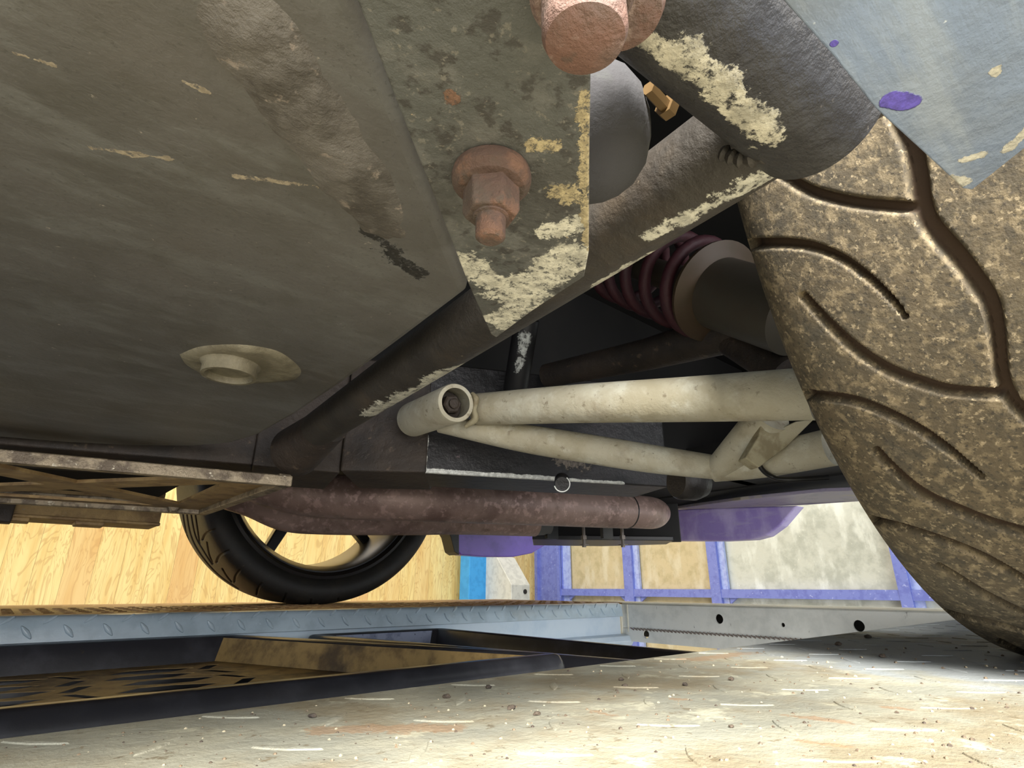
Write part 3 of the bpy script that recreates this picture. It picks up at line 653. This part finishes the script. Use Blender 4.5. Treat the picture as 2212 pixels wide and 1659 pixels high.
# exhaust mount
md = obj('exhaust_mount', join(prism([P(x, y, Z=3.0) for x, y in [(1150, 1165), (1455, 1168), (1440, 1176), (1300, 1180), (1152, 1178)]], (0, 0, .28)),
   vprism(P(1180, 1160, X=31), P(1470, 1150, X=36.5), 3.2, 6.4, .6)), m_black, car, 0, bevel=.04)
m_bg = mat('grey_bracket_steel', (70, 68, 66), .5)
for px in (1180, 1300):
    a_ = P(px, 1150, D=32); obj('mount_leg', box(a_+[0, -.1, -.35], a_+[.9, .12, .9]), m_bg if px > 1200 else m_black, md, 0, bevel=.03)
for px in (1262, 1346):
    a_ = P(px, 1182, D=30.5)
    obj('mount_bolt', join(lathe(a_, (0, 0, 1), [(0, .12), (.10, .12)], 6), lathe(a_+[0, 0, .1], (0, 0, 1), [(0, .26), (.05, .26)], 24), lathe(a_+[0, 0, .15], (0, 0, 1), [(0, .09), (1.6, .09)], 14), lathe(a_+[0, 0, .42], (0, 0, 1), [(0, .17), (.2, .17)], 6)), mat('zinc_bolt', (120, 112, 104), .4, .5), md, 25)

# purple bodywork
m_pur = mat('purple_body_paint', (120, 90, 200), .35, layers=[(14, (100, 74, 176), .42, .66, None)], coat=.3)
m_pur2 = mat('scuffed_purple_paint', (196, 182, 232), .4, layers=[(12, (160, 142, 212), .42, .62, (1, 1, .5)), (40, (182, 170, 216), .54, .68, (.3, .3, 2), .7), (120, (120, 108, 160), .62, .70, (1, 1, 3), .6)])
obj('tail_panel', prism([P(x, y, X=38) for x, y in [(1445, 1101), (1450, 1168), (1560, 1168), (1625, 1165), (1655, 1157), (1685, 1135), (1722, 1092), (1600, 1095)]], (1.2, 0, 0)), m_pur2, car, 0, bevel=.12, label='scuffed purple corner of the tail panel')
obj('tail_panel', prism([P(x, y, Y=44) for x, y in [(988, 1140), (988, 1190), (996, 1199), (1050, 1203), (1110, 1203), (1150, 1195), (1178, 1178), (1178, 1140)]], (0, 1.2, 0)), m_pur, car, 0, bevel=.12, label='purple far corner of the tail panel')
obj('panel_backing', prism([P(x, y, Y=43.6) for x, y in [(955, 1130), (974, 1160), (982, 1192), (992, 1199), (992, 1130)]], (0, 1.6, 0)), m_black, car, 0, bevel=.05)
m_bump = mat('grey_lilac_bumper', (160, 152, 172), .4, layers=[(10, (176, 168, 150), .45, .62, (1, .4, 1)), (40, (140, 134, 158), .5, .66, None, .7)])
obj('bumper_underside', prism([P(1446, 1101, X=37.6), P(1560, 1098, X=37.6), P(1722, 1092, X=37.6), P(1900, 1080, X=37.6), P(1900, 1058, X=34.0), P(1780, 1062, X=34.0), P(1600, 1080, X=34.0)], (0, 0, .2)), m_bump, car, 0, bevel=.04)
# body: dark floor slabs and shell well above the running gear
m_body = mat('dark_underbody', (15, 14, 13), .8, layers=[(12, (22, 20, 18), .45, .7, None)])
obj('underbody', join(box((-22, 4.6, 6.0), (2.2, 35.2, 7.0)), box((2.2, 16, 6.0), (33.8, 35.2, 7.0)), box((2.0, 4.6, 13.5), (33.8, 16.3, 14.5)), box((2.0, 15.7, 6.0), (33.8, 16.3, 14)), box((1.8, 4.6, 6.0), (2.3, 16, 14)), box((26, 4.6, 6.0), (33.8, 16, 7.0)), box((-22, 35.2, 6.4), (5.6, 46, 7.4)), box((27.5, 35.2, 6.0), (33.8, 46, 7.0)), box((-22, 1.2, 6.0), (2.2, 4.6, 7.0)),
    box((25.5, -5, 6.0), (33.8, 4.6, 7.0)), box((-22, 1, 18), (39, 46.5, 19)), box((-22, 45.8, 6.4), (5.6, 46.5, 18)), box((27.5, 45.8, 6.2), (39, 46.5, 18)), box((-22, 1.0, 6), (2.2, 1.6, 18)), box((25.5, -5.6, 6), (39, -5, 18)),
    box((38, -5, 6.2), (39, 46, 18)), box((-22.6, 1, 6), (-22, 46, 18)), box((2.2, -5.6, 18), (27, 1, 19)), box((2.2, -5.6, 12.5), (27, -5.2, 18)), box((1.8, -5.6, 9), (2.3, 4.6, 18)), box((33.6, 4.6, 5.9), (38.2, 46, 6.3)), box((33.6, -5, 5.9), (38.2, 4.6, 6.3))), m_body, car, 0)
obj('inner_arch', box((5.6, 35.1, 6.6), (27.5, 35.4, 18)), m_body, car, 0)

# brace frame under the left side
m_fr = mat('brown_oxidised_steel', (176, 146, 98), .5, .2, layers=[(30, (136, 108, 72), .42, .64, None), (60, (198, 166, 112), .52, .66, None, .6), (180, (168, 152, 126), .66, .72, None)], bump=[(120, .3, None)])
m_fre = mat('worn_steel_edge', (148, 134, 112), .4, .4, layers=[(50, (96, 84, 70), .46, .6, None), (160, (196, 186, 166), .6, .68, None)], bump=[(120, .4, None)])
FZ = 2.2; fy0, fy1, fx1 = 13.2, 20.4, 4.55
holes = []
for i in range(4):
    xa = fx1-.55-6.2*i; xb = xa-6.2; c_ = ((xa+xb)/2, (fy0+fy1)/2)
    cs = [(xa, fy0+.2), (xa, fy1-.2), (xb, fy1-.2), (xb, fy0+.2)]
    for q in range(4): holes.append(inset([cs[q], cs[(q+1) % 4], c_], .42))
shr = lambda g_: (np.array([[v[0], v[1]+(fx1-v[0])*.20, v[2]] for v in g_[0]]), g_[1])
bf = obj('brace_frame', shr(holed([(-24, fy0), (fx1, fy0), (fx1, fy1), (-24, fy1)], holes, (0, 0, FZ+.14), (1, 0, 0), (0, 1, 0), (0, 0, .08))), m_fr, car, 0, label='brown steel brace frame with crossed bars')
obj('edge_bar', shr(box((-24, fy0-.1, FZ), (fx1+.1, fy0+.12, FZ+.25))), m_fre, bf, 0, bevel=.03)
obj('edge_bar', shr(box((-24, fy1-.16, FZ), (fx1+.1, fy1+.1, FZ+.36))), m_fre, bf, 0, bevel=.03)
obj('edge_bar', box((fx1-.18, fy0, FZ), (fx1+.1, fy1, FZ+.3)), m_fre, bf, 0, bevel=.03)
obj('frame_bolt', lathe((fx1-.9, fy1+.1, FZ+.14), (0, -1, 0), [(-.1, .17), (.34, .17), (.38, .12)], 6), m_fre, bf, 20)
obj('dark_shield', box((-22, 16.6, 3.3), (4.0, 27.8, 3.5)), m_body, car, 0)  # added dark sheet, stands for the dark behind the frame's openings
xe = P(345, 1130, Y=26)[0]; zb = P(345, 1136, Y=26)[2]
cm = obj('cross_member', join(box((-22, 26, zb), (xe, 28, zb+1.3)), box((-22, 25.8, zb-.02), (xe, 26.05, zb+.1))), m_fr, car, 0, bevel=.04)
obj('member_foot', box((-.9, 25.7, zb-.22), (-.1, 26.6, zb+1.2)), m_brn, cm, 0, bevel=.05)
for px in (25, 195):
    pz = P(px, 1130, Y=25.8); obj('slotted_pad', box((pz[0]-.45, 25.8, zb-.16), (pz[0]+.45, 26.8, zb)), m_fr, cm, 0, bevel=.05)

# ------------------------------------------------------------------ tyres
def smoothstep(x): x = np.clip(x, 0, 1); return x*x*(3-2*x)
def tyre(c, n, prof, th, grooves, depth, gate, name, m, parent, label=None):
    """c centre at the inner plane, n inward axis; prof (s, r); th angles; grooves: polylines in sight-line space, cut into the surface"""
    n = _n(np.array(n, float)); e1 = _n(np.cross([0, 0, 1.], n)); e2 = np.cross(n, e1)
    ps = catmull([(s, r, 0) for s, r in prof], 14)[:, :2]
    # resample evenly
    d = np.r_[0, np.cumsum(np.linalg.norm(np.diff(ps, axis=0), axis=1))]; K = gate[0]
    kk = (K-1)//12; dm = d[-1]; u = np.r_[np.linspace(0, dm*.19, kk, endpoint=False), np.linspace(dm*.19, dm*.81, K-2*kk), np.linspace(dm*.81, dm, kk+1)[1:]]; s = np.interp(u, d, ps[:, 0]); r = np.interp(u, d, ps[:, 1])
    ns = np.gradient(r); nr = -np.gradient(s); nl = np.hypot(ns, nr); ns, nr = ns/nl, nr/nl
    if nr[K//2] < 0: ns, nr = -ns, -nr
    T = th[:, None]; dirr = np.cos(T)*e1+np.sin(T)*e2                 # (T,3)
    V = c+s[None, :, None]*n+r[None, :, None]*dirr[:, None, :]
    N = ns[None, :, None]*n+nr[None, :, None]*dirr[:, None, :]
    facing = (N*V).sum(-1) < 0
    px = proj(V); best = np.full(px.shape[:2], 9.0)
    depthcam = (V*np.array(fwd)).sum(-1)
    for g_, w in grooves:
        gp = catmull([(a, b, 0) for a, b in g_], 5)[:, :2]
        ww = np.interp(np.linspace(0, 1, len(gp)), np.linspace(0, 1, len(w)), w) if not np.isscalar(w) else np.full(len(gp), w, float)
        for i in range(len(gp)-1):
            a, b = gp[i], gp[i+1]; ab = b-a; t = np.clip(((px-a)@ab)/ab.dot(ab), 0, 1)
            dd_ = np.linalg.norm(px-a-t[..., None]*ab, axis=-1)/(ww[i]*.5)
            best = np.minimum(best, dd_)
    ok = facing & (depthcam > .5) & (np.arange(K)[None, :] > gate[1]) & (np.arange(K)[None, :] < gate[2])
    disp = np.where(ok, -depth*(1-smoothstep((best-.5)/.65)), 0)
    V = V+N*disp[..., None]
    V[..., 2] = np.maximum(V[..., 2], -.985)
    nt = len(th); Vf = V.reshape(-1, 3)
    i, k = np.meshgrid(np.arange(nt-1), np.arange(K-1), indexing='ij'); i = i.ravel(); k = k.ravel()
    Fq = np.stack([i*K+k, i*K+k+1, (i+1)*K+k+1, (i+1)*K+k], -1)
    k = np.arange(K-1); i = np.full(K-1, nt-1)                       # close the ring
    Fq = np.concatenate([Fq, np.stack([i*K+k, i*K+k+1, k+1, k], -1)])
    o = obj(name, (Vf, Fq), m, parent, 60, label=label)
    at = o.data.attributes.new('groove', 'FLOAT', 'POINT'); at.data.foreach_set('value', np.clip(-disp/depth, 0, 1).ravel().astype(np.float32))
    return o, e1, e2, n
def half(R_, W_, rr):
    a = [(-.9, rr), (-.45, rr+.15), (-.12, rr+.75), (.06, rr+1.5), (.02, R_-.75), (-.10, R_-.42), (-.32, R_-.20), (-.7, R_-.08), (-1.4, R_-.02)]
    return a+[(-W_/2, R_)]+[(-W_-s, r) for s, r in a[::-1]]
def angles(c, n, px_range, dense, total=260):
    pass
m_tyre = mat('dusty_tyre_rubber', (88, 77, 59), .85, layers=[(70, (74, 66, 52), .40, .62, None), (200, (122, 108, 84), .48, .64, None), (12, (84, 76, 60), .46, .7, None, .6), (420, (156, 140, 112), .57, .66, None, .8), (40, (66, 62, 54), .56, .68, None, .6), (600, (54, 48, 39), .55, .64, None, .8), (300, (60, 54, 44), .58, .66, (1, 1, .3), .7)], bump=[(420, .35, None)], groove=(66, 50, 36))
tc = np.array([13.5, 1.6, 7.5]); toe, cmb = math.radians(5), math.radians(6)
tn = (math.sin(toe)*math.cos(cmb), math.cos(toe)*math.cos(cmb), math.sin(cmb))
G = [([(1915, 225), (1945, 275), (1968, 316), (1981, 380), (1988, 430), (2006, 481), (2065, 550), (2107, 605), (2139, 655), (2152, 715), (2158, 770), (2165, 820), (2188, 868), (2230, 910)], [34, 46, 50, 50, 48, 46, 42, 38, 34, 30]),
     ([(1680, 372), (1701, 385), (1754, 414), (1845, 437), (1972, 449)], [22, 28, 30]),
     ([(1540, 540), (1575, 533), (1640, 527), (1700, 526), (1760, 535), (1820, 560), (1880, 603), (1930, 652), (1955, 685)], [28, 24, 20, 12]),
     ([(1735, 640), (1790, 700), (1850, 755), (1920, 800), (2000, 830), (2060, 845), (2160, 852)], [20, 26, 26, 24]),
     ([(1670, 842), (1700, 846), (1760, 855), (1840, 865), (1910, 890), (1980, 925), (2040, 965), (2090, 1005), (2120, 1030)], [24, 22, 20, 12]),
     ([(1893, 975), (1921, 1006), (1969, 1050), (2016, 1080), (2076, 1105), (2136, 1129), (2230, 1156)], [20, 24, 24]),
     ([(1790, 1082), (1818, 1093), (1865, 1117), (1937, 1136), (1997, 1154), (2076, 1182), (2144, 1213), (2230, 1263)], [17, 17, 16]),
     ([(2028, 1222), (2064, 1244), (2120, 1280), (2175, 1308), (2230, 1333)], [13, 16, 14]),
     ([(1930, 1276), (1949, 1284), (1997, 1306), (2064, 1328), (2136, 1344), (2230, 1370)], [12, 12]),
     ([(2160, 1385), (2191, 1401), (2240, 1422)], [11, 11])]
dense = np.radians(np.arange(0, 360, .1)); 
def thset(c, n, lo, hi, step, coarse):
    a = list(np.arange(lo, hi, step)); b = list(np.arange(hi, lo+360, coarse)); return np.radians(np.array(a+b))
# angle whose direction points back to the camera side (-X) and down
nn_ = _n(np.array(tn)); e1_ = _n(np.cross([0, 0, 1.], nn_)); e2_ = np.cross(nn_, e1_)
back = math.degrees(math.atan2(np.dot([-1, 0, 0], e2_), np.dot([-1, 0, 0], e1_))); down = math.degrees(math.atan2(np.dot([0, 0, -1], e2_), np.dot([0, 0, -1], e1_)))
lo, hi = sorted((back, down if abs(down-back) < 180 else down-360*np.sign(down-back)))
th = thset(tc, tn, lo-20, hi+2, .10, 2.0)
ty, te1, te2, tnn = tyre(tc, tn, half(8.62, 6.2, 5.9), th, G, .15, (440, 38, 438), 'tyre', m_tyre, car, 'large dusty brown tyre nearest the camera')
# near rim
m_rim = mat('dark_alloy', (34, 30, 28), .35, .3)
def rim(c, n, r, w, parent, spokes, a0, off):
    n = _n(np.array(n)); e1, e2 = frame(n)
    o = obj('wheel_rim', lathe(c, -n, [(.55, r+.15), (.35, r+.28), (.30, r+.05), (.5, r-.15), (1.0, r-.35), (w-.8, r-.5), (w-.5, r-.1), (w-.4, r+.2), (w-.2, r+.15), (w-.3, r-.25), (w-.9, r-.75), (1.0, r-.55), (.55, r-.25), (.55, r+.15)], 72, cap=False), m_rim, parent, 40)
    for k in range(spokes):
        a = a0+2*math.pi*k/spokes; d = math.cos(a)*e1+math.sin(a)*e2; t = np.cross(n, d)
        b = c-n*off
        q = [b+d*.8-t*.5, b+d*(r-.6)-t*.34, b+d*(r-.6)+t*.34, b+d*.8+t*.5]
        obj('spoke', prism(q, n*.75), m_rim, o, 0, bevel=.1)
    obj('hub', lathe(c-n*(off+.1), n, [(0, 1.1), (1.6, 1.1), (1.7, .8)], 32), m_rim, o, 30)
    return o
rim(tc, tn, 5.9, 6.2, ty, 5, .3, 4.6)
# far tyre
m_ftyre = mat('black_tyre_rubber', (38, 36, 33), .55, layers=[(20, (50, 46, 40), .45, .68, None), (160, (72, 64, 52), .64, .72, None, .7)], bump=[(120, .15, None)])
k3 = 2212/700.
def c3(*pts): return [(300+x/k3, 1080+y/k3) for x, y in pts]
FG = [(c3((435, 272), (450, 238), (480, 217), (518, 205)), 5), (c3((530, 425), (545, 390), (575, 365), (612, 350)), 5.5), (c3((652, 560), (660, 520), (690, 480)), 5), (c3((805, 645), (812, 610), (838, 568)), 5),
      (c3((972, 720), (990, 680), (1005, 640)), 4.5), (c3((1165, 722), (1176, 680)), 4.5), (c3((1355, 722), (1360, 675)), 4.5), (c3((1562, 665), (1550, 635)), 4), (c3((1742, 560), (1732, 540)), 4), (c3((1885, 445), (1870, 425)), 4),
      (c3((295, 60), (330, 250), (400, 400), (510, 530), (650, 622), (830, 695)), 3.4), (c3((322, 60), (355, 240), (425, 375), (540, 508), (680, 608)), 3.4), (c3((350, 60), (385, 240), (440, 345), (500, 440)), 3.2), (c3((380, 60), (398, 180), (415, 295)), 3.4), (c3((465, 290), (480, 370), (505, 435)), 3.6), (c3((570, 470), (600, 520), (632, 560)), 3.6)]
fc = np.array([15.8, 36.1, 7.6]); fn = (0, -1, 0)
fe1 = _n(np.cross([0, 0, 1.], np.array(fn, float))); fe2 = np.cross(np.array(fn, float), fe1)
dn = math.degrees(math.atan2(np.dot([0, 0, -1], fe2), np.dot([0, 0, -1], fe1)))
th2 = thset(fc, fn, dn-75, dn+75, .25, 2.5)
fprof = [(-.9, 6.9), (-.5, 7.0), (-.2, 7.2), (.02, 7.55), (.06, 7.9), (-.02, 8.2), (-.2, 8.42), (-.5, 8.54), (-1.2, 8.6), (-3, 8.62), (-4.8, 8.6), (-5.5, 8.54), (-5.8, 8.42), (-6.0, 8.2), (-6.06, 7.9), (-6.0, 7.5), (-5.7, 7.2), (-5.2, 6.9)]
ft, *_ = tyre(fc, fn, fprof, th2, FG, .10, (220, 8, 212), 'tyre', m_ftyre, car, 'black tyre on the far runway')
rim(fc, np.array(fn, float), 6.85, 6.0, ft, 5, math.radians(100), 4.4)

# ================================================================== grit on the near runway
m_grit = mat('grit', (120, 104, 84), .8, layers=[(300, (70, 60, 52), .4, .6, None), (150, (190, 178, 150), .5, .6, None)])
def pebble(c, r, seed):
    bm = bmesh.new(); bmesh.ops.create_icosphere(bm, subdivisions=2, radius=1)
    V = [];
    for v in bm.verts:
        k = 1+.45*mnoise.noise(v.co*1.4+Vector((seed*3.7, seed, 0))); V.append((c[0]+v.co.x*r*k*1.2, c[1]+v.co.y*r*k, c[2]+r*.45+v.co.z*r*.62*k))
    Fc = [[v.index for v in f.verts] for f in bm.faces]; bm.free(); return np.array(V), Fc
big = [(965, 1508, .035), (1055, 1487, .03), (1105, 1532, .035), (1160, 1545, .028), (1480, 1481, .03), (1580, 1470, .035), (1350, 1484, .03), (1875, 1378, .07), (1812, 1394, .06), (1907, 1420, .05), (675, 1550, .03), (1580, 1572, .02), (1342, 1470, .03)]
m_pdark = mat('dark_pebble', (92, 80, 68), .8, layers=[(200, (60, 52, 46), .4, .6, None)], bump=[(300, .5, None)])
for i, (x, y, r) in enumerate(big):
    o = obj('pebble', pebble(P(x, y, Z=-1), r, i), m_pdark, None, 40)
    lb = {7: 'dark pebble just below the right-hand hole of the grey cross beam', 8: 'dark pebble on the near runway, left of the one below the beam hole', 9: 'dark pebble in the shade nearest the big dusty tyre'}.get(i, 'tiny dark pebble lying on the dusty near runway, away from the tyre')
    tag(o, lb, 'pebble', 'pebbles on the near runway')
gv = []; 
for i in range(700):
    px = rng.uniform(-50, 2230); py = rng.uniform(1400, 1658); p = P(px, py, Z=-1)
    if p[1] > 5.6 or p[0] > 20 or p[1] < .9: continue
    r = rng.uniform(.004, .013)*(1+.1*p[0]); gv.append(lathe(p+[0, 0, -.005], (0, 0, 1), [(0, r), (r*.8, r*.8), (r*1.2, 0.)], 5, rng.uniform(0, 6)))
g = obj('grit', join(*gv), m_grit, None, 0); tag(g, 'fine pale and brown grit scattered over the near runway', 'grit', kind='stuff')
